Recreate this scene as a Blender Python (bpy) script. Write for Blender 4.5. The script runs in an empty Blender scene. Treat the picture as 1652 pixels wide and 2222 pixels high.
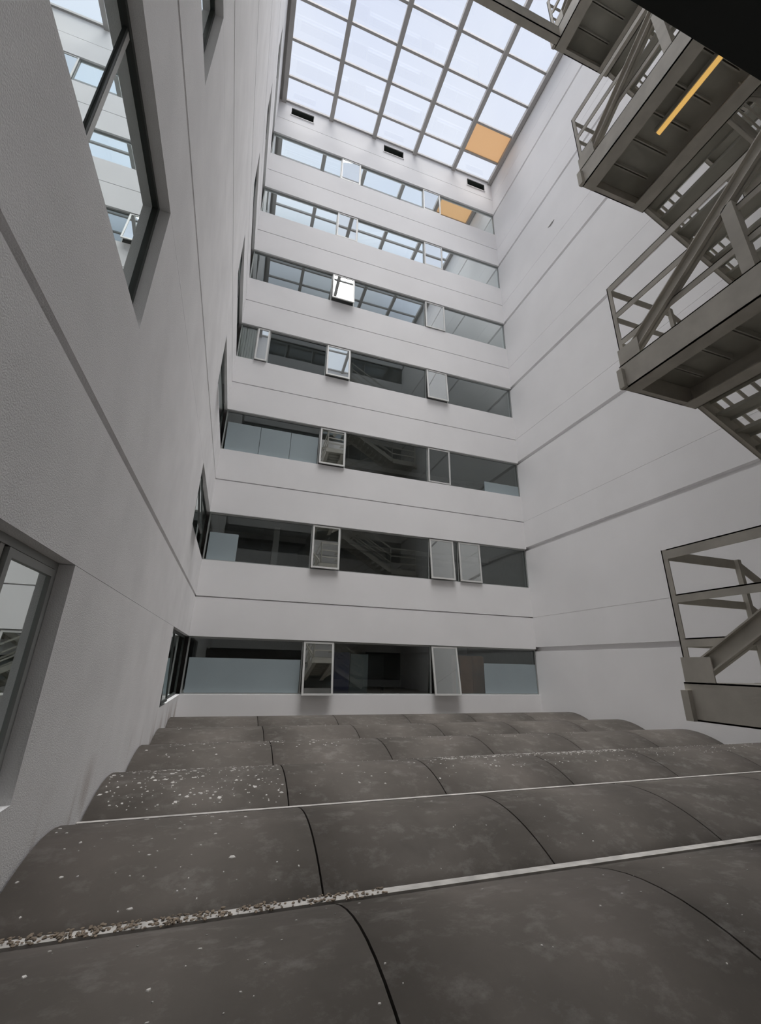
import bpy, bmesh, math, random
from mathutils import Vector, Matrix

random.seed(7)
S = bpy.context.scene
COL = S.collection

# ------------------------------------------------------------------ camera
F_PX, YAW, PITCH, ROLL = 919.2442, 0.3158, 0.3459, 0.0233
cy, sy, cp, sp, cr, sr = (math.cos(YAW), math.sin(YAW), math.cos(PITCH), math.sin(PITCH), math.cos(ROLL), math.sin(ROLL))
fwd = Vector((sy * cp, cy * cp, sp))
r0 = Vector((cy, -sy, 0))
u0 = r0.cross(fwd)
rt = r0 * cr + u0 * sr
up = -r0 * sr + u0 * cr
cam_data = bpy.data.cameras.new('camera')
cam_data.sensor_fit = 'HORIZONTAL'
cam_data.sensor_width = 36.0
cam_data.lens = F_PX * 36.0 / 1652.0
cam_data.clip_start = 0.02
cam_data.clip_end = 300
cam = bpy.data.objects.new('camera', cam_data)
cam.matrix_world = Matrix(((rt.x, up.x, -fwd.x, 0), (rt.y, up.y, -fwd.y, 0), (rt.z, up.z, -fwd.z, 0), (0, 0, 0, 1)))
COL.objects.link(cam)
S.camera = cam

# ------------------------------------------------------------------ sky, sun, exposure
w = bpy.data.worlds.new('overcast_sky')
S.world = w
w.use_nodes = True
nt = w.node_tree
nt.nodes.clear()
bg = nt.nodes.new('ShaderNodeBackground')
ow = nt.nodes.new('ShaderNodeOutputWorld')
tc = nt.nodes.new('ShaderNodeTexCoord')
nz = nt.nodes.new('ShaderNodeTexNoise')
nz.inputs['Scale'].default_value = 2.2
nz.inputs['Detail'].default_value = 4
rmp = nt.nodes.new('ShaderNodeValToRGB')
rmp.color_ramp.elements[0].position = 0.35
rmp.color_ramp.elements[0].color = (0.74, 0.80, 0.95, 1)
rmp.color_ramp.elements[1].position = 0.7
rmp.color_ramp.elements[1].color = (0.90, 0.94, 1.0, 1)
nt.links.new(tc.outputs['Generated'], nz.inputs['Vector'])
nt.links.new(nz.outputs['Fac'], rmp.inputs['Fac'])
nt.links.new(rmp.outputs['Color'], bg.inputs['Color'])
bg.inputs['Strength'].default_value = 1.1
nt.links.new(bg.outputs['Background'], ow.inputs['Surface'])

sun_data = bpy.data.lights.new('sun_sky_offscreen', 'SUN')
sun_data.energy = 8.6
sun_data.angle = math.radians(46)
sun_data.color = (1.0, 0.975, 0.94)
sun = bpy.data.objects.new('sun_sky_offscreen', sun_data)
sd = Vector((-0.01, 0.12, -1.0)).normalized()          # hazy sun behind thin cloud
sun.rotation_euler = sd.to_track_quat('-Z', 'Y').to_euler()
sun.location = (0, 0, 40)
COL.objects.link(sun)

S.view_settings.view_transform = 'Standard'
S.view_settings.look = 'None'
S.view_settings.gamma = 1.0
S.view_settings.use_curve_mapping = False
S.view_settings.exposure = -0.12
S.cycles.max_bounces = 16
S.cycles.diffuse_bounces = 10
S.cycles.transparent_max_bounces = 16

# ------------------------------------------------------------------ dimensions (metres, camera at the origin)
XL, XR, D, YF = -1.139, 10.087, 13.013, 0.137
ZL, WH, G, P = 0.6254, 1.4682, 1.0529, 3.6           # lintel of the lowest floor, window height, joint below sill, storey
ZS = 24.56                                            # skylight
NL = 7
ZB = -1.75                                            # foot of the walls
lint = lambda k: ZL + k * P
sill = lambda k: ZL - WH + k * P
joint = lambda k: ZL - WH - G + k * P
Y1, Y2 = 3.535, 9.5                                   # left wall: end of near windows, start of corner windows

# ------------------------------------------------------------------ materials
def newmat(name):
    m = bpy.data.materials.new(name)
    m.use_nodes = True
    n = m.node_tree.nodes
    b = n['Principled BSDF']
    return m, m.node_tree, n, b

def plain(name, col, rough=0.6, metal=0.0, var=0.0, scale=6.0, bump=0.0, bscale=60.0, spec=0.5):
    m, t, n, b = newmat(name)
    b.inputs['Base Color'].default_value = (*col, 1)
    b.inputs['Roughness'].default_value = rough
    b.inputs['Metallic'].default_value = metal
    b.inputs['Specular IOR Level'].default_value = spec
    tcn = n.new('ShaderNodeTexCoord')
    g = n.new('ShaderNodeNewGeometry')
    if var > 0:
        no = n.new('ShaderNodeTexNoise')
        no.inputs['Scale'].default_value = scale
        no.inputs['Detail'].default_value = 6
        t.links.new(g.outputs['Position'], no.inputs['Vector'])
        r = n.new('ShaderNodeValToRGB')
        r.color_ramp.elements[0].position = 0.3
        r.color_ramp.elements[1].position = 0.7
        r.color_ramp.elements[0].color = (*[c * (1 - var) for c in col], 1)
        r.color_ramp.elements[1].color = (*[min(1, c * (1 + var)) for c in col], 1)
        t.links.new(no.outputs['Fac'], r.inputs['Fac'])
        t.links.new(r.outputs['Color'], b.inputs['Base Color'])
    if bump > 0:
        nb = n.new('ShaderNodeTexNoise')
        nb.inputs['Scale'].default_value = bscale
        nb.inputs['Detail'].default_value = 3
        t.links.new(g.outputs['Position'], nb.inputs['Vector'])
        bp = n.new('ShaderNodeBump')
        bp.inputs['Strength'].default_value = bump
        bp.inputs['Distance'].default_value = 0.01
        t.links.new(nb.outputs['Fac'], bp.inputs['Height'])
        t.links.new(bp.outputs['Normal'], b.inputs['Normal'])
    return m

def stucco_stained(name, col):
    """white stucco with brown damp streaks that rise from the roof edge"""
    m = plain(name, col, 0.9, var=0.05, scale=1.3, bump=0.35, bscale=110, spec=0.2)
    t = m.node_tree
    n = t.nodes
    b = n['Principled BSDF']
    base = b.inputs['Base Color'].links[0].from_socket
    g = n.new('ShaderNodeNewGeometry')
    sep = n.new('ShaderNodeSeparateXYZ')
    t.links.new(g.outputs['Position'], sep.inputs['Vector'])
    mp = n.new('ShaderNodeMapping')
    mp.inputs['Scale'].default_value = (1.6, 1.6, 0.30)
    t.links.new(g.outputs['Position'], mp.inputs['Vector'])
    no = n.new('ShaderNodeTexNoise')
    no.inputs['Scale'].default_value = 1.3
    no.inputs['Detail'].default_value = 5
    t.links.new(mp.outputs['Vector'], no.inputs['Vector'])
    r1 = n.new('ShaderNodeMapRange')
    r1.inputs['From Min'].default_value = 0.52
    r1.inputs['From Max'].default_value = 0.68
    t.links.new(no.outputs['Fac'], r1.inputs['Value'])
    r2 = n.new('ShaderNodeMapRange')
    r2.inputs['From Min'].default_value = -0.85
    r2.inputs['From Max'].default_value = -1.35
    t.links.new(sep.outputs['Z'], r2.inputs['Value'])
    mu = n.new('ShaderNodeMath')
    mu.operation = 'MULTIPLY'
    t.links.new(r1.outputs['Result'], mu.inputs[0])
    t.links.new(r2.outputs['Result'], mu.inputs[1])
    mx = n.new('ShaderNodeMix')
    mx.data_type = 'RGBA'
    t.links.new(mu.outputs['Value'], mx.inputs['Factor'])
    t.links.new(base, mx.inputs['A'])
    mx.inputs['B'].default_value = (0.33, 0.25, 0.20, 1)
    t.links.new(mx.outputs['Result'], b.inputs['Base Color'])
    return m

def glassmat(name, tint, refl, ramp, rough=0.0):
    """window glass: reflection grows with the angle of view, the rest passes through """
    m, t, n, b = newmat(name)
    out = n['Material Output']
    n.remove(b)
    lw = n.new('ShaderNodeLayerWeight')
    lw.inputs['Blend'].default_value = 0.5
    cr_ = n.new('ShaderNodeValToRGB')
    els = cr_.color_ramp.elements
    while len(els) < len(ramp):
        els.new(0.5)
    for e, (p, v) in zip(els, ramp):
        e.position = p
        e.color = (v, v, v, 1)
    t.links.new(lw.outputs['Facing'], cr_.inputs['Fac'])
    gl = n.new('ShaderNodeBsdfGlossy')
    gl.inputs['Color'].default_value = (*refl, 1)
    gl.inputs['Roughness'].default_value = rough
    tr = n.new('ShaderNodeBsdfTransparent')
    tr.inputs['Color'].default_value = (*tint, 1)
    mix = n.new('ShaderNodeMixShader')
    t.links.new(cr_.outputs['Color'], mix.inputs['Fac'])
    t.links.new(tr.outputs['BSDF'], mix.inputs[1])
    t.links.new(gl.outputs['BSDF'], mix.inputs[2])
    t.links.new(mix.outputs['Shader'], out.inputs['Surface'])
    return m

RAMP = [(0.0, 0.07), (0.25, 0.09), (0.30, 0.14), (0.34, 0.27), (0.38, 0.50), (0.42, 0.93), (0.5, 0.95), (0.75, 0.95)]
M = {}
M['wall'] = plain('white_paint', (0.87, 0.86, 0.86), 0.85, var=0.025, scale=0.7, bump=0.12, bscale=70, spec=0.2)
M['stucco'] = stucco_stained('white_stucco', (0.84, 0.83, 0.83))
M['scar'] = plain('dark_wall_mark', (0.30, 0.29, 0.28), 0.9, spec=0.1)
M['glass'] = glassmat('tinted_glass', (0.89, 0.91, 0.905), (0.94, 1.0, 0.995), RAMP)
M['sash_glass'] = glassmat('silvered_sash_glass', (0.85, 0.88, 0.87), (0.93, 0.96, 0.95), [(0.0, 0.42), (0.30, 0.55), (0.42, 0.80), (0.75, 0.90)])
M['skyglass'] = glassmat('skylight_glass', (0.98, 0.985, 1.0), (0.9, 0.95, 1), [(0.0, 0.03), (0.5, 0.06), (0.9, 0.3)])
M['alu'] = plain('grey_aluminium', (0.36, 0.37, 0.36), 0.45, 0.4)
M['alu_white'] = plain('pale_aluminium', (0.62, 0.62, 0.60), 0.5, 0.1)
M['alu_dark'] = plain('dark_aluminium', (0.045, 0.052, 0.048), 0.5, 0.0)
M['steel'] = plain('warm_grey_painted_steel', (0.53, 0.50, 0.44), 0.55, var=0.10, scale=5, bump=0.05)
M['deck'] = plain('grey_steel_deck', (0.47, 0.46, 0.41), 0.6, var=0.12, scale=3)
M['sky_steel'] = plain('skylight_steel', (0.40, 0.385, 0.37), 0.6)
M['film'] = plain('frosted_film', (0.33, 0.39, 0.41), 0.25, var=0.05, scale=0.8)
M['room'] = plain('office_wall', (0.62, 0.60, 0.58), 0.9, var=0.05)
M['room_ceiling'] = plain('office_ceiling', (0.82, 0.80, 0.78), 0.9)
M['room_floor'] = plain('office_floor', (0.32, 0.31, 0.30), 0.6)
M['black_board'] = plain('black_panel', (0.012, 0.012, 0.013), 0.5)
M['orange_wood'] = plain('orange_wood', (0.42, 0.19, 0.08), 0.5, var=0.15, scale=3)
M['blind'] = plain('pale_blind', (0.85, 0.86, 0.84), 0.8)
M['blue_panel'] = plain('blue_grey_panel', (0.16, 0.17, 0.30), 0.7, var=0.1, scale=4)
M['flash'] = plain('pale_metal_flashing', (0.50, 0.48, 0.45), 0.6, var=0.25, scale=7)
M['gutter_dirt'] = plain('gutter_debris', (0.20, 0.16, 0.12), 0.95, var=0.5, scale=30)
M['fleck'] = plain('pale_flecks', (0.55, 0.53, 0.50), 0.9, var=0.3, scale=12)
M['rust'] = plain('rusty_edge', (0.22, 0.15, 0.10), 0.8, var=0.3, scale=20)

def roofmat():
    m, t, n, b = newmat('weathered_grey_roof_sheet')
    g = n.new('ShaderNodeNewGeometry')
    n1 = n.new('ShaderNodeTexNoise'); n1.inputs['Scale'].default_value = 0.9; n1.inputs['Detail'].default_value = 8; n1.inputs['Roughness'].default_value = 0.6
    n2 = n.new('ShaderNodeTexNoise'); n2.inputs['Scale'].default_value = 5.0; n2.inputs['Detail'].default_value = 8; n2.inputs['Roughness'].default_value = 0.7
    t.links.new(g.outputs['Position'], n1.inputs['Vector'])
    mp = n.new('ShaderNodeMapping'); mp.inputs['Scale'].default_value = (0.9, 1.2, 1)
    t.links.new(g.outputs['Position'], mp.inputs['Vector'])
    t.links.new(mp.outputs['Vector'], n2.inputs['Vector'])
    r = n.new('ShaderNodeValToRGB')
    r.color_ramp.elements[0].position = 0.32; r.color_ramp.elements[0].color = (0.088, 0.079, 0.069, 1)
    r.color_ramp.elements[1].position = 0.70; r.color_ramp.elements[1].color = (0.148, 0.131, 0.116, 1)
    t.links.new(n1.outputs['Fac'], r.inputs['Fac'])
    r2 = n.new('ShaderNodeValToRGB')
    r2.color_ramp.elements[0].position = 0.52; r2.color_ramp.elements[0].color = (0, 0, 0, 1)
    r2.color_ramp.elements[1].position = 0.80; r2.color_ramp.elements[1].color = (1, 1, 1, 1)
    t.links.new(n2.outputs['Fac'], r2.inputs['Fac'])
    mx = n.new('ShaderNodeMix'); mx.data_type = 'RGBA'
    mm = n.new('ShaderNodeMath'); mm.operation = 'MULTIPLY'; mm.inputs[1].default_value = 0.55
    t.links.new(r2.outputs['Color'], mm.inputs[0])
    t.links.new(mm.outputs['Value'], mx.inputs['Factor'])
    t.links.new(r.outputs['Color'], mx.inputs['A'])
    mx.inputs['B'].default_value = (0.30, 0.285, 0.265, 1)
    t.links.new(mx.outputs['Result'], b.inputs['Base Color'])
    b.inputs['Roughness'].default_value = 0.75
    b.inputs['Specular IOR Level'].default_value = 0.2
    bp = n.new('ShaderNodeBump'); bp.inputs['Strength'].default_value = 0.15; bp.inputs['Distance'].default_value = 0.01
    t.links.new(n2.outputs['Fac'], bp.inputs['Height'])
    t.links.new(bp.outputs['Normal'], b.inputs['Normal'])
    return m
M['roof'] = roofmat()

def emis(name, col, st):
    m, t, n, b = newmat(name)
    b.inputs['Base Color'].default_value = (*col, 1)
    b.inputs['Emission Color'].default_value = (*col, 1)
    b.inputs['Emission Strength'].default_value = st
    return m
M['tube'] = emis('warm_lit_diffuser', (1.0, 0.60, 0.17), 0.62)

def tan_panel():
    m, t, n, b = newmat('tan_translucent_panel')
    out = n['Material Output']
    tr = n.new('ShaderNodeBsdfTranslucent'); tr.inputs['Color'].default_value = (0.58, 0.45, 0.32, 1)
    b.inputs['Base Color'].default_value = (0.70, 0.54, 0.37, 1)
    mix = n.new('ShaderNodeMixShader'); mix.inputs['Fac'].default_value = 0.7
    t.links.new(b.outputs['BSDF'], mix.inputs[1]); t.links.new(tr.outputs['BSDF'], mix.inputs[2])
    t.links.new(mix.outputs['Shader'], out.inputs['Surface'])
    return m
M['tan'] = tan_panel()

# ------------------------------------------------------------------ mesh helpers
def mesh_boxes(name, boxes, bevel=0.0):
    bm = bmesh.new()
    for bx in boxes:
        (x0, x1), (y0, y1), (z0, z1) = bx
        r = bmesh.ops.create_cube(bm, size=1)
        for v in r['verts']:
            v.co = Vector((x0 + (v.co.x + .5) * (x1 - x0), y0 + (v.co.y + .5) * (y1 - y0), z0 + (v.co.z + .5) * (z1 - z0)))
    if bevel > 0:
        bmesh.ops.bevel(bm, geom=list(bm.edges), offset=bevel, segments=1, affect='EDGES')
    me = bpy.data.meshes.new(name)
    bm.to_mesh(me); bm.free()
    return me

def link(name, me, mat, parent=None, loc=(0, 0, 0)):
    o = bpy.data.objects.new(name, me)
    COL.objects.link(o)
    if me is not None and mat is not None and not me.materials:
        me.materials.append(M[mat] if isinstance(mat, str) else mat)
    o.location = loc
    if parent is not None:
        o.parent = parent
    return o

def box(name, bx, mat, parent=None, bevel=0.0):
    """one box, origin at its own centre"""
    c = [(a + b) / 2 for a, b in bx]
    if parent is not None:
        pl = parent_world(parent)
        loc = (c[0] - pl[0], c[1] - pl[1], c[2] - pl[2])
    else:
        loc = tuple(c)
    me = mesh_boxes(name, [[(a - q, b - q) for (a, b), q in zip(bx, c)]], bevel)
    return link(name, me, mat, parent, loc)

def boxes(name, bxs, mat, parent=None, bevel=0.0):
    c = [(bxs[0][i][0] + bxs[0][i][1]) / 2 for i in range(3)]
    pl = parent_world(parent) if parent is not None else Vector((0, 0, 0))
    me = mesh_boxes(name, [[(a - q, b - q) for (a, b), q in zip(bx, c)] for bx in bxs], bevel)
    return link(name, me, mat, parent, (c[0] - pl[0], c[1] - pl[1], c[2] - pl[2]))

def parent_world(o):
    v = Vector((0, 0, 0))
    while o is not None:
        v += o.location
        o = o.parent
    return v

def empty(name, loc, label=None, cat=None, group=None, kind=None):
    o = bpy.data.objects.new(name, None)
    o.empty_display_size = 0.2
    COL.objects.link(o)
    o.location = loc
    tag(o, label, cat, group, kind)
    return o

def tag(o, label=None, cat=None, group=None, kind=None):
    if label: o['label'] = label
    if cat: o['category'] = cat
    if group: o['group'] = group
    if kind: o['kind'] = kind
    return o

def bar_mesh(name, a, b, wdt, hgt, up=(0, 0, 1), prof=None):
    """straight member from a to b; prof: 'box' or a list of rectangles (u0,u1,v0,v1) across the section"""
    a, b = Vector(a), Vector(b)
    d = (b - a).normalized()
    upv = Vector(up)
    side = d.cross(upv).normalized()
    upv = side.cross(d).normalized()
    rects = prof or [(-wdt / 2, wdt / 2, -hgt / 2, hgt / 2)]
    bm = bmesh.new()
    for (s0, s1, t0, t1) in rects:
        vs = []
        for p in (a, b):
            for (s, t_) in ((s0, t0), (s1, t0), (s1, t1), (s0, t1)):
                vs.append(bm.verts.new(p + side * s + upv * t_))
        for q in ((0, 1, 2, 3), (7, 6, 5, 4), (0, 4, 5, 1), (1, 5, 6, 2), (2, 6, 7, 3), (3, 7, 4, 0)):
            bm.faces.new([vs[i] for i in q])
    bmesh.ops.recalc_face_normals(bm, faces=bm.faces)
    me = bpy.data.meshes.new(name)
    bm.to_mesh(me); bm.free()
    return me

def bar(name, a, b, wdt, hgt, mat, parent, up=(0, 0, 1), prof=None):
    a, b = Vector(a), Vector(b)
    mid = (a + b) / 2
    pl = parent_world(parent) if parent is not None else Vector((0, 0, 0))
    me = bar_mesh(name, a - mid, b - mid, wdt, hgt, up, prof)
    return link(name, me, mat, parent, mid - pl)

# ================================================================== THE SETTING
# ---- back wall: spandrel bands between the window bands
TB = 0.28
wb = empty('wall_back', ((XL + XR) / 2, D, ZB), 'white rendered far wall with seven bands of windows', None, kind='structure')
GH = 0.018
xs = (XL, XR)
box('wall_band', (xs, (D, D + TB), (ZB, sill(0))), 'wall', wb)
for k in range(1, NL):
    box('wall_band', (xs, (D, D + TB), (lint(k - 1), joint(k) - GH)), 'wall', wb)
    box('wall_band', (xs, (D, D + TB), (joint(k) + GH, sill(k))), 'wall', wb)
    box('joint', (xs, (D + 0.12, D + TB), (joint(k) - GH, joint(k) + GH)), 'wall', wb)
box('wall_band', (xs, (D, D + TB), (lint(NL - 1), 23.30 - .012)), 'wall', wb)
VX = (-0.02, 4.50, 9.13)
box('wall_band', (xs, (D, D + TB), (23.30 + .012, 23.78)), 'wall', wb)
box('wall_band', (xs, (D, D + TB), (24.26, ZS + 0.12)), 'wall', wb)
vx = [XL] + [e for c in VX for e in (c - .52, c + .52)] + [XR]
for a, b in zip(vx[0::2], vx[1::2]):
    box('wall_band', ((a, b), (D, D + TB), (23.78, 24.26)), 'wall', wb)
box('joint', (xs, (D + 0.12, D + TB), (23.30 - .012, 23.30 + .012)), 'wall', wb)
for i, xc in enumerate(VX):
    v = empty('air_vent', (xc, D, 23.77),
              ['black rectangular vent opening under the skylight beside the left wall',
               'black rectangular vent opening under the middle of the skylight edge',
               'black rectangular vent opening under the skylight beside the right wall'][i], 'vent')
    x0, x1, z0, z1 = xc - .52, xc + .52, 23.78, 24.26
    yd = (D + .004, D + .9)
    boxes('duct_sleeve', [((x0, x1), yd, (z1 - .015, z1)), ((x0, x1), yd, (z0, z0 + .015)),
                          ((x0, x0 + .015), yd, (z0 + .015, z1 - .015)), ((x1 - .015, x1), yd, (z0 + .015, z1 - .015))], 'alu_dark', v)
    boxes('rim', [((x0 - .03, x1 + .03), (D - .03, D), (z1, z1 + .03)), ((x0 - .03, x1 + .03), (D - .03, D), (z0 - .03, z0)),
                  ((x0 - .03, x0), (D - .03, D), (z0, z1)), ((x1, x1 + .03), (D - .03, D), (z0, z1))], 'wall', v)

# ---- right wall: tall panels with a recessed joint at each lintel line
wr = empty('wall_right', (XR, 6.6, ZB), 'plain white side wall with recessed joint at each storey', None, kind='structure')
TR = 0.3
SCAR = (9.48, 16.95)
RG = 0.07
ys = (-0.4, D + TB)
box('wall_panel', ((XR, XR + TR), ys, (ZB, lint(0) - RG)), 'wall', wr)
for k in range(NL):
    top = lint(k + 1) - RG if k < NL - 1 else ZS + .12
    j = joint(k + 1) if k < NL - 1 else 23.30
    box('wall_panel', ((XR, XR + TR), ys, (lint(k) + RG, j - .007)), 'wall', wr)
    box('wall_panel', ((XR, XR + TR), ys, (j + .007, top)), 'wall', wr)
    box('joint', ((XR + .16, XR + TR), ys, (lint(k) - RG, lint(k) + RG)), 'wall', wr)
    box('joint', ((XR + .012, XR + TR), ys, (j - .007, j + .007)), 'wall', wr)

sm = bmesh.new()
pc = [sm.verts.new(q) for q in ((0, -.20, .02), (0, -.07, -.05), (0, .06, -.04), (0, .20, .03), (0, .05, .03), (0, -.05, .05))]
pd = [sm.verts.new((-.015, v.co.y * .8, v.co.z * .8)) for v in pc]
sm.faces.new(pd)
for i in range(6):
    sm.faces.new((pc[i], pc[(i + 1) % 6], pd[(i + 1) % 6], pd[i]))
bmesh.ops.recalc_face_normals(sm, faces=sm.faces)
smm = bpy.data.meshes.new('wall_scar'); sm.to_mesh(smm); sm.free()
link('wall_scar', smm, 'scar', wr, (0, SCAR[0] - 6.6, SCAR[1] - ZB))
# ---- left wall: bands plus the piers between the near and the corner windows
wl = empty('wall_left', (XL, 6.6, ZB), 'rough white stucco side wall with deep horizontal joints', None, kind='structure')
TLW = 0.3
LG = 0.035
xl = (XL - TLW, XL)
ysl = (-0.4, D + TB)
box('wall_band', (xl, ysl, (ZB, sill(0))), 'stucco', wl)
for k in range(NL):
    box('pier', (xl, (Y1, Y2), (sill(k), lint(k) - .004)), 'stucco', wl)
    if k > 0:
        box('wall_band', (xl, ysl, (lint(k - 1), joint(k) - LG)), 'stucco', wl)
        box('wall_band', (xl, ysl, (joint(k) + LG, sill(k))), 'stucco', wl)
        box('joint', ((XL - TLW, XL - .14), ysl, (joint(k) - LG, joint(k) + LG)), 'stucco', wl)
box('wall_band', (xl, ysl, (lint(NL - 1), ZS + .12)), 'stucco', wl)

# ---- front wall (the camera stands at its lowest window)
wf = empty('wall_front', ((XL + XR) / 2, YF, ZB), 'white wall behind the stairs with bands of windows', None, kind='structure')
yf = (YF - 0.33, YF)
xsf = (XL - TLW, XR + TR)
box('wall_band', (xs, yf, (ZB, sill(0))), 'wall', wf)
for k in range(1, NL):
    box('wall_band', (xs, yf, (lint(k - 1) + (.06 if k == 1 else 0), joint(k) - GH)), 'wall', wf)
    box('wall_band', (xs, yf, (joint(k) + GH, sill(k))), 'wall', wf)
    box('joint', (xs, (YF - .33, YF - .12), (joint(k) - GH, joint(k) + GH)), 'wall', wf)
box('wall_band', (xs, yf, (lint(NL - 1), ZS + .12)), 'wall', wf)

# ---- skylight: rafters, purlins and glass panes
ce = empty('ceiling', ((XL + XR) / 2, D / 2, ZS), 'glazed skylight roof on a grid of grey steel rafters', None, kind='structure')
RX = [-0.92, 1.31, 3.46, 5.63, 7.81, 9.97]
PY = [D - .03, 12.05]
while PY[-1] > 1.3:
    PY.append(PY[-1] - 1.26)
PY[-1] = YF + .03
for x in RX:
    box('rafter', ((x - .095, x + .095), (YF, D), (ZS - .14, ZS + .10)), 'sky_steel', ce)
for i in range(5):
    for y in PY:
        box('purlin', ((RX[i] + .075, RX[i + 1] - .075), (y - .045, y + .045), (ZS - .02, ZS + .10)), 'sky_steel', ce)
for i in range(5):
    for j in range(len(PY) - 1):
        bx = ((RX[i] + .07, RX[i + 1] - .07), (PY[j + 1] + .025, PY[j] - .025), (ZS + .05, ZS + .06))
        if i == 4 and j == 1:
            o = box('tan_panel', bx, 'tan', ce)
            o['label'] = 'opaque tan panel in place of one skylight pane'
        else:
            box('pane', bx, 'skyglass', ce)
box('edge_trim', ((XL, RX[0] - .075), (YF, D), (ZS + .02, ZS + .12)), 'sky_steel', ce)
box('edge_trim', ((RX[-1] + .075, XR), (YF, D), (ZS + .02, ZS + .12)), 'sky_steel', ce)

# ================================================================== WINDOWS
FW = 0.05     # frame bar

def frame_ring(u0, u1, z0, z1, fw, d0, d1, axis):
    """four bars in the plane (u,z); axis 'x': u is x, depth is y; axis 'y': u is y, depth is x"""
    rs = [(u0, u1, z1 - fw, z1), (u0, u1, z0, z0 + fw), (u0, u0 + fw, z0 + fw, z1 - fw), (u1 - fw, u1, z0 + fw, z1 - fw)]
    if axis == 'x':
        return [((a, b), (d0, d1), (c, d)) for a, b, c, d in rs]
    return [((d0, d1), (a, b), (c, d)) for a, b, c, d in rs]

def sash(parent, u0, u1, z0, z1, plane, out, axis, ang, frame_mat, glass, fw=0.055):
    """top-hung casement: frame hinged at its head, its foot pushed out by ang degrees; glass is its child"""
    c = (u0 + u1) / 2
    hw = (u1 - u0) / 2
    h = z1 - z0
    bx = [((-hw, hw), (-.02, .02), (-fw, 0)), ((-hw, hw), (-.02, .02), (-h, -h + fw)),
          ((-hw, -hw + fw), (-.02, .02), (-h + fw, -fw)), ((hw - fw, hw), (-.02, .02), (-h + fw, -fw))]
    me = mesh_boxes('sash', bx)
    pl = parent_world(parent)
    loc = Vector((c, plane, z1)) if axis == 'x' else Vector((plane, c, z1))
    o = link('sash', me, frame_mat, parent, loc - pl)
    a = math.radians(ang)
    # local -y is outward for the back wall (out = -1); rotate about the head
    if axis == 'x':
        o.rotation_euler = (a * out, 0, 0) if out < 0 else (a * out, 0, 0)
    else:
        o.rotation_euler = (a * -out * -1 * -1, 0, math.radians(90))
    p = link('pane', mesh_boxes('pane', [((-hw + fw * .6, hw - fw * .6), (-.004, .004), (-h + fw * .6, -fw * .6))]), glass, o)
    return o

names_floor = ['lowest', 'second', 'third', 'fourth', 'fifth', 'sixth', 'topmost']
YG = D + 0.10      # glass plane of the back wall
S1, S2 = (1.975, 2.91), (6.07, 7.02)
wn = 0
for k in range(NL):
    wn += 1
    z0, z1 = sill(k), lint(k)
    wdw = empty('window_%d' % wn, ((XL + XR) / 2, D, z0), '%s band of tinted glass windows in the far wall' % names_floor[k], None, kind='structure')
    bars = [((XL, XR), (YG - .03, YG + .03), (z1 - FW, z1)), ((XL, XR), (YG - .03, YG + .03), (z0, z0 + .035))]
    boxes('frame', bars, 'alu', wdw)
    cuts = [S1, S2]
    if k == 1: cuts = [S1, S2, (7.20, 8.10)]
    if k == 3: cuts = [(-0.57, -0.11), S1, S2]
    edges = sorted(set([XL + .02, XR - .02] + [e for c in cuts for e in c]))
    for e in edges:
        box('mullion', ((e - .02, e + .02), (YG - .035, YG + .035), (z0 + .035, z1 - FW)), 'alu', wdw)
    for a, b in zip(edges[:-1], edges[1:]):
        if any(abs(a - c[0]) < .01 and abs(b - c[1]) < .01 for c in cuts):
            ang = {0: 9, 1: 5, 2: 4, 3: 5, 4: 8, 5: 0.6, 6: 0.6}[k]
            if a > 7.1 or a < 0: ang = 3
            if k == 2 and a > 5: ang = 1
            if k == 4 and a > 5: ang = 2
            sash(wdw, a + .02, b - .02, z0 + (-.03 if k == 0 else .02), z1 - .03, YG - .06, -1, 'x', ang, 'alu_white', 'glass' if (k == 2 and a > 5) else 'sash_glass')
        else:
            box('pane', ((a + .02, b - .02), (YG - .004, YG + .004), (z0 + .035, z1 - FW)), 'glass', wdw)
    # frosted film stuck behind some panes
    FY = (YG - .014, YG - .006)
    if k == 0:
        box('frosted_film', ((-1.05, 1.94), FY, (z0 + .04, .08)), 'film', wdw)
        box('frosted_film', ((8.02, 10.05), FY, (z0 + .04, .12)), 'film', wdw)
    if k == 1:
        box('frosted_film', ((-1.05, -.23), FY, (z0 + .04, 3.62)), 'film', wdw)
    if k == 2:
        box('frosted_film', ((-1.05, .0), FY, (z0 + .04, z1 - .42)), 'film', wdw)
        box('frosted_film', ((.015, 1.0), FY, (z0 + .04, z1 - .42)), 'film', wdw)
        box('frosted_film', ((1.015, 1.94), FY, (z0 + .04, z1 - .42)), 'film', wdw)
        box('frosted_film', ((8.5, 10.05), FY, (z0 + .04, z0 + .45)), 'film', wdw)
    if k == 3:
        for i in range(6):
            box('blind_slat', ((-1.09 + i * .085, -1.09 + i * .085 + .075), (YG + .03, YG + .04), (z0 + .04, z1 - .1)), 'blind', wdw)

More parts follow.
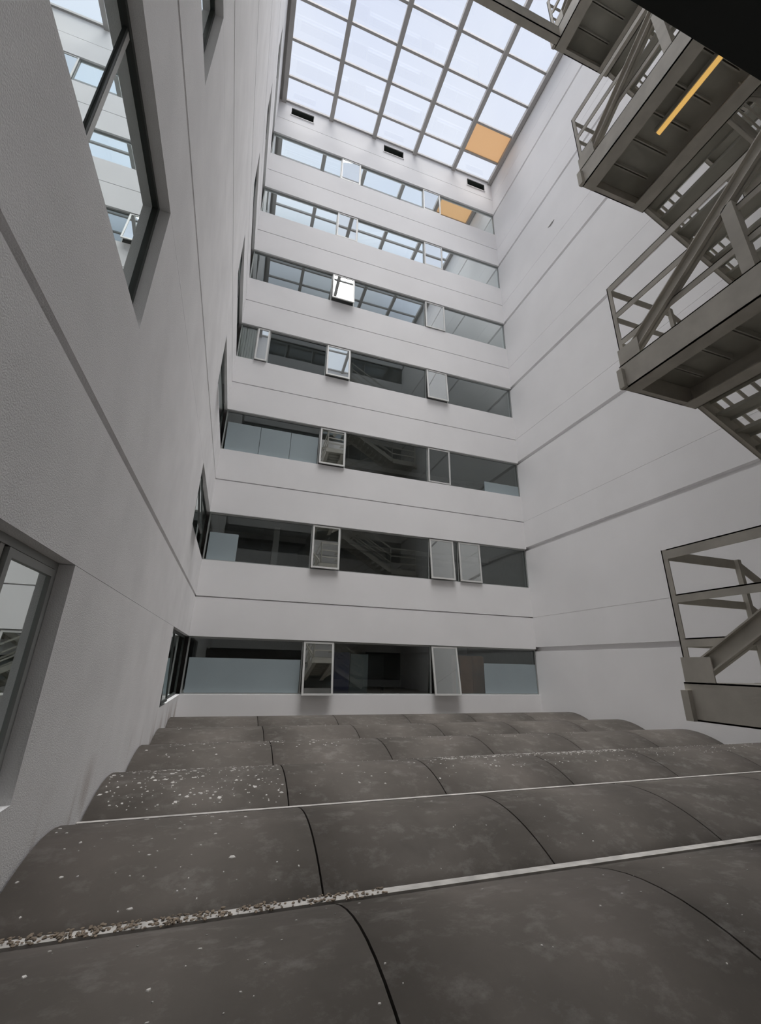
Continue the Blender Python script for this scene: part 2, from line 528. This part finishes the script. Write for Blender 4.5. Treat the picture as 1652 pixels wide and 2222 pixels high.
# left wall windows: near ones (beside the camera wall) and corner ones
XG = XL - 0.13
for k in range(NL):
    for near in (True, False):
        wn += 1
        z0, z1 = sill(k), lint(k)
        a, b = (YF, Y1) if near else (Y2, D + .09)
        lab = ('%s window of the stucco wall beside the stairs' if near else '%s corner window of the stucco wall next to the far wall') % names_floor[k]
        wdw = empty('window_%d' % wn, (XL, (a + b) / 2, z0), lab, None, kind='structure')
        boxes('frame', frame_ring(a, b, z0, z1, .05, XG - .03, XG + .03, 'y'), 'alu' if near and k == 0 else 'alu_dark', wdw)
        m = (2.76 if k == 0 else 2.20) if near else (a + 0.95)
        box('mullion', ((XG - .03, XG + .02), (m - .022, m + .022), (z0 + .05, z1 - .05)), 'alu_white' if near else 'alu_dark', wdw)
        if near:
            box('mullion_gasket', ((XG - .03, XG + .018), (m - .045, m - .022), (z0 + .05, z1 - .05)), 'alu_dark', wdw)
            box('pane', ((XG - .004, XG + .004), (a + .05, m - .05), (z0 + .05, z1 - .05)), 'glass', wdw)
            if k == 0:
                sash(wdw, m + .03, b - .06, z0 + .06, z1 - .06, XG + .025, 1, 'y', 0, 'alu', 'glass', fw=.05)
            else:
                box('pane', ((XG - .004, XG + .004), (m + .022, b - .05), (z0 + .05, z1 - .05)), 'glass', wdw)
        else:
            box('pane', ((XG - .004, XG + .004), (m + .022, b - .05), (z0 + .05, z1 - .05)), 'glass', wdw)
            sash(wdw, a + .05, m - .022, z0 + .04, z1 - .04, XG + .05, 1, 'y', 8 if k in (1, 2) else 3, 'alu_dark', 'glass')

# front wall windows
for k in range(NL):
    wn += 1
    z0, z1 = sill(k), lint(k)
    wdw = empty('window_%d' % wn, ((XL + XR) / 2, YF, z0), '%s band of dark windows in the wall behind the stairs' % names_floor[k], None, kind='structure')
    YGF = YF - .12
    edges = [XL + .02, 2.9, 6.07, 7.0, XR - .02] if k == 0 else [XL + .02, -.62, .95, 2.9, 6.07, 7.0, XR - .02]
    hd = ((XL, XR), (YF - .10, YF), (z1, z1 + .06)) if k == 0 else ((XL, XR), (YGF - .03, YGF + .03), (z1 - .05, z1))
    boxes('frame', [hd, ((XL, XR), (YGF - .03, YGF + .03), (z0, z0 + .035))], 'alu_dark', wdw)
    for e in edges:
        box('mullion', ((e - .02, e + .02), (YGF - .03, YGF + .03), (z0 + .035, z1 - .05)), 'alu', wdw)
    for a, b in zip(edges[:-1], edges[1:]):
        if k == 0 and a < 0 < b:
            continue          # the open casement through which the picture is taken
        box('pane', ((a + .02, b - .02), (YGF - .004, YGF + .004), (z0 + .035, z1 - .05)), 'glass', wdw)
# rooms behind the front wall and behind the stucco wall
rm = empty('floor_front_rooms', (4.5, -2, ZB), 'rooms behind the wall with the stairs', None, kind='structure')
box('room_side', ((XL - .4, XR + .4), (-4.1, -4.0), (ZB - .6, ZS)), 'room', rm)
box('room_side', ((XL - .4, XL - .3), (-4.0, YF - .33), (ZB - .6, ZS)), 'room', rm)
box('room_side', ((XR + .3, XR + .4), (-4.0, YF - .33), (ZB - .6, ZS)), 'room', rm)
for k in range(NL):
    box('room_top', ((XL - .3, XR + .3), (-4.0, YF - .33), (lint(k) + .28, lint(k) + .36)), 'room_ceiling', rm)
    box('room_bottom', ((XL - .3, XR + .3), (-4.0, YF - .33), (lint(k) - 2.55, lint(k) - 2.45)), 'room_floor', rm)
lr = empty('floor_side_rooms', (XL - 1.8, 6.5, ZB), 'rooms behind the stucco wall', None, kind='structure')
box('room_side', ((XL - 3.4, XL - 3.3), (-.4, D + TB), (ZB - .6, ZS)), 'room', lr)
box('room_side', ((XL - 3.3, XL - TLW), (-.5, -.4), (ZB - .6, ZS)), 'room', lr)
box('room_side', ((XL - 3.3, XL - TLW), (D + TB, D + TB + .1), (ZB - .6, ZS)), 'room', lr)
for k in range(NL):
    box('room_top', ((XL - 3.3, XL - TLW), (-.4, D + TB), (lint(k) + .28, lint(k) + .36)), 'room_ceiling', lr)
    box('room_bottom', ((XL - 3.3, XL - TLW), (-.4, D + TB), (lint(k) - 2.55, lint(k) - 2.45)), 'room_floor', lr)

# ---- office storeys behind the back wall
YO = D + TB
tag(box('wall_office_rear', ((XL - .3, XR + .3), (YO + 5.0, YO + 5.1), (ZB - .6, ZS)), 'room'), 'grey rear wall of the offices behind the far windows', None, kind='structure')
tag(box('wall_office_left', ((XL - .35, XL - .25), (YO, YO + 5.0), (ZB - .6, ZS)), 'room'), 'grey end wall of the offices beside the stucco wall', None, kind='structure')
tag(box('wall_office_right', ((XR + .25, XR + .35), (YO, YO + 5.0), (ZB - .6, ZS)), 'room'), 'grey end wall of the offices beside the plain wall', None, kind='structure')
of = empty('floor_offices', ((XL + XR) / 2, D + 3, ZB), 'office storeys behind the far windows', None, kind='structure')
box('office_roof', ((XL - .35, XR + .35), (YO, YO + 5.1), (ZS, ZS + .1)), 'room', of)
for k in range(NL):
    box('office_ceiling', ((XL - .25, XR + .25), (YO, YO + 5.0), (lint(k) + .28, lint(k) + .36)), 'room_ceiling', of)
    box('office_floor', ((XL - .25, XR + .25), (YO, YO + 5.0), (lint(k) - 2.55, lint(k) - 2.45)), 'room_floor', of)
    if k in (1, 2):
        box('partition', ((2.2, 2.3), (YO + .9, YO + 5.0), (lint(k) - 2.45, lint(k) + .28)), 'room', of)
    if k in (1, 2, 3):
        for xc in ((0.9,) if k == 1 else ()):
            box('column', ((xc, xc + .2), (YO + 1.5, YO + 1.85), (lint(k) - 2.45, lint(k) + .28)), 'room_ceiling', of)
        box('ceiling_duct', ((XL - .2, XR + .2), (YO + 2.6, YO + 3.0), (lint(k) + .08, lint(k) + .28)), 'room', of)

# ================================================================== BARREL VAULT ROOFS
VP_, VC0, VZC, VZV = 1.83, 2.47, -1.235, -1.48
HALF = VP_ / 2 - 0.02
def vz(t):            # t in [-1,1]
    return VZV + (VZC - VZV) * (1 - t * t)
SEAM = [XL + .006, 0.79, 2.65, 4.52, 6.39, 8.26, XR - .006]
NSEG = 14
vault_mesh = {}
def panel_mesh(i, ta=-1.0):
    if (i, ta) in vault_mesh: return vault_mesh[(i, ta)]
    x0, x1 = SEAM[i] + .007, SEAM[i + 1] - .007
    bm = bmesh.new()
    rows = []
    for dz in (0.0, -0.055):
        row = []
        for s in range(NSEG + 1):
            t = ta + (1 - ta) * s / NSEG
            row.append([bm.verts.new(((x - x0), t * HALF, vz(t) - VZV + dz)) for x in (x0, x1)])
        rows.append(row)
    for s in range(NSEG):
        a, b = rows[0][s], rows[0][s + 1]
        bm.faces.new((a[0], a[1], b[1], b[0])).smooth = True
        c, d = rows[1][s], rows[1][s + 1]
        bm.faces.new((c[0], d[0], d[1], c[1]))
        bm.faces.new((a[0], b[0], d[0], c[0]))
        bm.faces.new((a[1], c[1], d[1], b[1]))
    for s in (0, NSEG):
        a, c = rows[0][s], rows[1][s]
        bm.faces.new((a[0], c[0], c[1], a[1]) if s == 0 else (a[0], a[1], c[1], c[0]))
    bmesh.ops.recalc_face_normals(bm, faces=bm.faces)
    me = bpy.data.meshes.new('roof_panel')
    bm.to_mesh(me); bm.free()
    me.materials.append(M['roof'])
    vault_mesh[(i, ta)] = me
    return me

def core_mesh(ta=-1.0):
    bm = bmesh.new()
    top = []
    bot = []
    for s in range(NSEG + 1):
        t = ta + (1 - ta) * s / NSEG
        top.append([bm.verts.new((x, t * (HALF + .018), vz(t) - VZV - .075)) for x in (XL + .004, XR - .004)])
        bot.append([bm.verts.new((x, t * (HALF + .018), ZB - VZV + .05)) for x in (XL + .004, XR - .004)])
    for s in range(NSEG):
        bm.faces.new((top[s][0], top[s][1], top[s + 1][1], top[s + 1][0]))
        bm.faces.new((bot[s][0], bot[s + 1][0], bot[s + 1][1], bot[s][1]))
        bm.faces.new((top[s][0], top[s + 1][0], bot[s + 1][0], bot[s][0]))
        bm.faces.new((top[s][1], bot[s][1], bot[s + 1][1], top[s + 1][1]))
    bm.faces.new((top[0][0], bot[0][0], bot[0][1], top[0][1]))
    bm.faces.new((top[-1][0], top[-1][1], bot[-1][1], bot[-1][0]))
    bmesh.ops.recalc_face_normals(bm, faces=bm.faces)
    me = bpy.data.meshes.new('vault_core')
    bm.to_mesh(me); bm.free()
    me.materials.append(M['roof'])
    return me
CORE = core_mesh()
TCUT = (YF + .012 - (VC0 - VP_)) / (HALF + .018)      # the first vault is cut off by the front wall
CORE_CUT = core_mesh(TCUT)

def flecks(name, pts, parent, base, mat='fleck'):
    """tiny irregular chips lying on the vault"""
    bm = bmesh.new()
    for (x, y, r) in pts:
        t = (y - base.y) / HALF
        if abs(t) > .99: continue
        z = vz(t)
        dzdy = -2 * t * (VZC - VZV) / HALF
        n = random.choice((4, 5, 6))
        ph = random.random() * 6.28
        el = 0.5 + random.random() * .5
        low, hi = [], []
        for q in range(n):
            an = ph + q * 6.283 / n
            rr = r * (0.7 + .6 * random.random())
            dx, dy = rr * math.cos(an), rr * el * math.sin(an)
            low.append(bm.verts.new((x + dx - base.x, y + dy - base.y, z + dzdy * dy - base.z - .001)))
            hi.append(bm.verts.new((x + dx * .8 - base.x, y + dy * .8 - base.y, z + dzdy * dy * .8 - base.z + .003)))
        bm.faces.new(hi)
        for q in range(n):
            bm.faces.new((low[q], low[(q + 1) % n], hi[(q + 1) % n], hi[q]))
    bmesh.ops.recalc_face_normals(bm, faces=bm.faces)
    me = bpy.data.meshes.new(name)
    bm.to_mesh(me); bm.free()
    o = link(name, me, mat, parent)
    o['kind'] = 'stuff'
    return o

# solid deck under the vaults and the flat strip behind the last one
fl = empty('floor', (4.47, 6.5, ZB), 'concrete deck under the barrel vault roof strips', None, kind='structure')
box('deck_slab', ((XL - .3, XR + .3), (-.2, D + TB), (ZB - .25, ZB)), 'roof', fl)
box('rear_strip', ((XL + .004, XR - .004), (VC0 + VP_ * 5.5 + .03, D - .002), (ZB, -1.40)), 'roof', fl)
vault_labels = {
    -1: 'grey barrel vault roof strip right below the open casement',
    0: 'sixth grey barrel vault roof strip from the far wall, broadest and blotched with pale dust',
    1: 'fifth grey barrel vault roof strip from the far wall, scattered with a few pale flecks',
    2: 'fourth grey barrel vault roof strip from the far wall, thickly strewn with pale flecks',
    3: 'third grey barrel vault roof strip from the far wall',
    4: 'second grey barrel vault roof strip from the far wall',
    5: 'grey barrel vault roof strip running along the foot of the far wall'}
rnd = random.Random(11)
def cluster(n, x0, x1, y0, y1, r0, r1):
    return [(rnd.uniform(x0, x1), rnd.uniform(y0, y1), r0 + (r1 - r0) * rnd.random() ** 3) for _ in range(n)]
for k in range(-1, 6):
    yc = VC0 + VP_ * k
    v = empty('barrel_vault', (4.47, yc, VZV), vault_labels[k], 'roof vault', 'barrel vault roof strips')
    link('vault_core', CORE_CUT if k < 0 else CORE, None, v, (-4.47, 0, 0))
    for i in range(6):
        link('roof_panel', panel_mesh(i, TCUT if k < 0 else -1.0), None, v, (SEAM[i] + .007 - 4.47, 0, 0))
    ye = yc + VP_ / 2
    fz = {0: (-1.447, .035), 1: (-1.412, .022)}.get(k, (-1.455, .012))
    box('gutter_flashing', ((XL + .004, XR - .004), (ye - .001 - fz[1], ye + fz[1]), (VZV - .05, fz[0])), 'flash', fl)
    base = Vector((4.47, yc, VZV))
    pts = []
    if k == 0:
        pts += cluster(60, -1.0, .9, yc - .8, yc + .5, .004, .013) + cluster(50, 1, 4, yc - .8, yc + .5, .003, .010)
    if k == 1:
        pts += cluster(70, -1.1, .3, yc - .8, yc + .6, .006, .022) + cluster(40, .3, 5, yc - .8, yc + .6, .004, .013)
    if k == 2:
        pts += cluster(330, -1.1, .75, yc - .75, yc + .55, .007, .026) + cluster(50, .7, 3, yc - .7, yc + .5, .006, .018)
        pts += cluster(520, 3.0, 6.3, yc + .0, yc + .5, .008, .026) + cluster(120, 2.7, 6.3, yc - .4, yc + .2, .007, .02)
        pts += cluster(110, 6.3, 9.5, yc - .3, yc + .5, .007, .02)
    if k == 3:
        pts += cluster(45, .6, 2.2, yc - .3, yc + .4, .009, .03) + cluster(40, -1.1, .5, yc - .5, yc + .4, .008, .022) + cluster(60, 2, 7, yc - .2, yc + .4, .008, .02)
    if k == 4:
        pts += cluster(30, -1, 6, yc - .2, yc + .4, .008, .02)
    if pts:
        flecks('pale_flecks', pts, v, base)
# rotten leaves and grit caught in the first gutter
gx = []
for _ in range(420):
    x = -1.1 + 2.3 * rnd.random() ** 1.4
    gx.append((x, VC0 + VP_ * .5 + rnd.uniform(-.05, .05), rnd.uniform(.004, .012)))
gb = bmesh.new()
for (x, y, r) in gx:
    m_ = Matrix.Translation((x, y, -1.447 + rnd.uniform(0, .01))) @ Matrix.Rotation(rnd.random() * 6.28, 4, 'Z') @ Matrix.Diagonal((r * 1.5, r, r * .5, 1))
    bmesh.ops.create_icosphere(gb, subdivisions=1, radius=1, matrix=m_)
gm = bpy.data.meshes.new('gutter_debris'); gb.to_mesh(gm); gb.free()
go = link('gutter_debris', gm, 'gutter_dirt', fl, -fl.location)
tag(go, 'brown leaf litter and grit caught along the roof gutter', None, kind='stuff')

# ================================================================== FIRE ESCAPE STAIR
X0, X1L, YS, YN = 4.085, 5.265, 3.17, YF       # landing: left, right, far, near edges
LB, LT = -0.42, -0.09                           # landing beam bottom and top
XE, XR2 = 8.27, 9.85                            # right hand landing
YM = 1.87                                       # near side of the far flight
st = empty('fire_escape_stair', (X0, YF, LB), 'warm grey steel fire escape stair with cantilevered landings and open treads', 'staircase')

def channel(name, a, b, depth, flange, side, parent, mat='steel', th=0.014):
    """C-channel; flanges point to +side"""
    s = 1 if side > 0 else -1
    pr = [(0, s * th, -depth / 2, depth / 2)] if s > 0 else [(-th, 0, -depth / 2, depth / 2)]
    f0, f1 = (0, flange) if s > 0 else (-flange, 0)
    pr += [(f0, f1, depth / 2 - th, depth / 2), (f0, f1, -depth / 2, -depth / 2 + th)]
    return bar(name, a, b, 0, 0, mat, parent, prof=pr)

NLAND = 6
for k in range(NLAND):
    dz = k * P
    zb, zt = LB + dz, LT + dz
    zm = (zb + zt) / 2
    dep = zt - zb
    dk = box('landing_deck', ((X0 + .02, X1L - .02), (YN + .002, YS - .02), (zt - .03, zt - .006)), 'deck', st)
    # side beams run out from the wall (side sign: +x is right of travel along +y)
    channel('side_beam', (X0, YN + .002, zm), (X0, YS, zm), dep, 0.20, 1, dk)
    channel('side_beam', (X1L, YN + .002, zm), (X1L, YS - .005, zm), dep, 0.22, -1, dk)
    channel('end_beam', (X1L, YS, zm), (X0 + .016, YS, zm), dep * .98, 0.07, -1, dk)
    box('end_cleat', ((X0 - .05, X0 + .0), (YS - .06, YS + .01), (zb, zt - .07)), 'steel', dk)
    for yj in (2.87, 2.54, 2.22, 1.91, 1.55, 1.22, .9, .58, .3):
        box('joist', ((X0 + .2, X1L - .2), (yj - .022, yj - .008), (zt - .10, zt - .03)), 'deck', dk)
        box('joist', ((X0 + .2, X1L - .2), (yj + .008, yj + .022), (zt - .10, zt - .03)), 'deck', dk)
    # hanger and gusset
    hx = X0 + .05
    hg = bar('hanger', (hx, YS - .16, zt + .10), (hx, YN + .002, zt + .10 + (YS - .16 - YN) * .64), 0, 0, 'steel', st,
             prof=[(-.007, .007, -.075, .075), (-.05, .05, .061, .075), (-.05, .05, -.075, -.061)])
    box('gusset_plate', ((hx - .055, hx - .043), (YS - .30, YS - .02), (zt, zt + .22)), 'steel', hg)
    box('hanger_post', ((hx - .05, hx + .05), (1.66, 1.77), (zt, zt + .10 + (YS - .16 - 1.72) * .64 - .07)), 'steel', hg)
    # railing of the landing
    px = X0 + .085
    post = boxes('railing_post', [((px - .03, px - .018), (YS - .06, YS), (zt, zt + 1.28)), ((px - .03, px + .03), (YS - .012, YS), (zt, zt + 1.28))], 'steel', st)
    for (a, b) in ((1.18, 1.28), (.735, .815), (.315, .395)):
        box('rail', ((px - .03, px - .018), (YN + .002, YS - .06), (zt + a, zt + b)), 'steel', post)
        box('rail', ((px - .03, px + .02), (YN + .002, YS - .06), (zt + b - .012, zt + b)), 'steel', post)
        box('rail', ((px + .03, X1L), (YS - .012, YS), (zt + a, zt + b)), 'steel', post)
        # descending rail along the far flight
    p2 = box('railing_post', ((X1L - .05, X1L), (YS - .05, YS), (zt, zt + 1.28)), 'steel', st)
    nst = 10 if k > 0 else 5
    drop = nst * .18
    run = nst * .30
    for (a, b) in ((1.18, 1.28), (.735, .815), (.315, .395)):
        h = (a + b) / 2
        bar('rail', (X1L, YS - .006, zt + h), (X1L + run, YS - .006, zt + h - drop), .012, b - a, 'steel', p2)
        bar('rail', (X1L, YM + .02, zt + h), (X1L + run, YM + .02, zt + h - drop), .012, b - a, 'steel', p2)
    p3 = box('railing_post', ((X1L + run - .05, X1L + run), (YS - .05, YS), (zt - drop, zt - drop + 1.28)), 'steel', st)
    # far flight, going down to the right
    sg = bar('stringer', (X1L - .02, YS - .02, zt - .13), (X1L + run, YS - .02, zt - .13 - drop), 0, 0, 'steel', st,
             prof=[(-.007, .007, -.13, .13), (-.01, .05, .116, .13), (-.01, .05, -.13, -.116)])
    bar('stringer', (X1L - .02, YM, zt - .13), (X1L + run, YM, zt - .13 - drop), 0, 0, 'steel', sg,
        prof=[(-.007, .007, -.13, .13), (-.05, .01, .116, .13), (-.05, .01, -.13, -.116)])
    for s in range(nst):
        xx = X1L + .02 + s * .30
        zz = zt - .18 * (s + 1) + .02
        boxes('tread', [((xx, xx + .27), (YM + .01, YS - .03), (zz - .01, zz)), ((xx, xx + .012), (YM + .01, YS - .03), (zz - .05, zz - .01)),
                        ((xx + .258, xx + .27), (YM + .01, YS - .03), (zz - .05, zz - .01))], 'deck', sg)
    if k > 0:
        # right hand landing, half a storey lower
        zr = zt - 1.8
        d2 = box('landing_deck', ((XE, XR2), (YN + .002, YS - .02), (zr - .03, zr - .006)), 'deck', st)
        channel('side_beam', (XE, YN + .002, zr - .165), (XE, YS, zr - .165), .33, .2, 1, d2)
        channel('side_beam', (XR2, YN + .002, zr - .165), (XR2, YS, zr - .165), .33, .2, -1, d2)
        channel('end_beam', (XR2, YS, zr - .165), (XE, YS, zr - .165), .32, .07, -1, d2)
        box('wall_bracket', ((XR2, XR), (YS - .35, YS - .2), (zr - .33, zr - .15)), 'steel', d2)
        for yj in (2.7, 2.2, 1.7, 1.2, .7):
            box('joist', ((XE + .2, XR2 - .2), (yj - .02, yj + .02), (zr - .10, zr - .03)), 'deck', d2)
        pr_ = box('railing_post', ((XR2 - .06, XR2), (YS - .06, YS), (zr, zr + 1.28)), 'steel', st)
        for (a, b) in ((1.18, 1.28), (.735, .815), (.315, .395)):
            box('rail', ((XE, XR2 - .06), (YS - .012, YS), (zr + a, zr + b)), 'steel', pr_)
            box('rail', ((XR2 - .012, XR2), (YN + .002, YS - .06), (zr + a, zr + b)), 'steel', pr_)
        # near flight from the right landing down to the left landing of the storey below
        zl_ = zr - 1.8
        s2 = bar('stringer', (XE, .35, zr - .13), (X1L, .35, zl_ - .13), 0, 0, 'steel', st,
                 prof=[(-.007, .007, -.13, .13), (-.05, .01, .116, .13), (-.05, .01, -.13, -.116)])
        bar('stringer', (XE, 1.65, zr - .13), (X1L, 1.65, zl_ - .13), 0, 0, 'steel', s2,
            prof=[(-.007, .007, -.13, .13), (-.01, .05, .116, .13), (-.01, .05, -.13, -.116)])
        for s in range(9):
            xx = XE - .30 * (s + 1)
            zz = zr - .18 * (s + 1) + .02
            boxes('tread', [((xx, xx + .27), (.36, 1.64), (zz - .01, zz)), ((xx, xx + .012), (.36, 1.64), (zz - .05, zz - .01)),
                            ((xx + .258, xx + .27), (.36, 1.64), (zz - .05, zz - .01))], 'deck', s2)
        for (a, b) in ((1.18, 1.28), (.735, .815), (.315, .395)):
            h = (a + b) / 2
            bar('rail', (XE, 1.64, zr + h), (X1L, 1.64, zl_ + h), .012, b - a, 'steel', s2)
# tie beam from the fourth landing across to the stucco wall
zt3 = LT + 3 * P
channel('tie_beam', (XL, 3.0, zt3 - .165), (X0, 3.0, zt3 - .165), .33, .12, -1, st)

# fluorescent lamp under the third landing
zl2 = LT + 2 * P
lp = empty('linear_lamp', (4.65, 1.75, zl2), 'lit warm yellow linear lamp fixed under a stair landing', 'lamp')
box('housing', ((4.60, 4.70), (1.10, 2.36), (zl2 - .17, zl2 - .102)), 'deck', lp)
tb = bmesh.new()
bmesh.ops.create_cone(tb, cap_ends=True, segments=16, radius1=.036, radius2=.036, depth=1.24,
                      matrix=Matrix.Rotation(math.pi / 2, 4, 'X'))
for f in tb.faces: f.smooth = len(f.verts) == 4
tm = bpy.data.meshes.new('diffuser'); tb.to_mesh(tm); tb.free()
link('diffuser', tm, 'tube', lp, (0, -.02, -.165))

# ================================================================== THINGS BEHIND THE LOWEST FAR WINDOW
zf0 = lint(0) - 2.45
sc_ = empty('flat_screen', (5.0, D + 2.2, zf0), 'black flat screen on a stand behind the lowest far windows', 'screen')
box('panel', ((4.55, 5.85), (D + 2.2, D + 2.26), (-.72, .42)), 'black_board', sc_)
box('stand_post', ((5.15, 5.25), (D + 2.26, D + 2.32), (zf0, -.1)), 'black_board', sc_)
box('stand_base', ((4.9, 5.5), (D + 2.1, D + 2.5), (zf0, zf0 + .04)), 'black_board', sc_)
oc = empty('wooden_cabinet', (7.75, D + .7, zf0), 'orange wooden cabinet behind the lowest far windows', 'cabinet')
box('body', ((7.3, 8.25), (D + .55, D + 1.0), (zf0, .36)), 'orange_wood', oc)
box('door', ((7.32, 7.77), (D + .43, D + .45), (zf0 + .08, .33)), 'orange_wood', oc)
box('door', ((7.79, 8.23), (D + .43, D + .45), (zf0 + .08, .33)), 'orange_wood', oc)
bp_ = empty('partition_screen', (3.4, D + .7, zf0), 'blue grey office partition screen behind the lowest far windows', 'partition')
box('panel', ((2.98, 3.55), (D + .6, D + .64), (zf0 + .05, .34)), 'blue_panel', bp_)
box('panel', ((3.57, 4.15), (D + .6, D + .64), (zf0 + .05, .30)), 'film', bp_)
box('foot', ((3.0, 4.1), (D + .45, D + .8), (zf0, zf0 + .05)), 'alu', bp_)
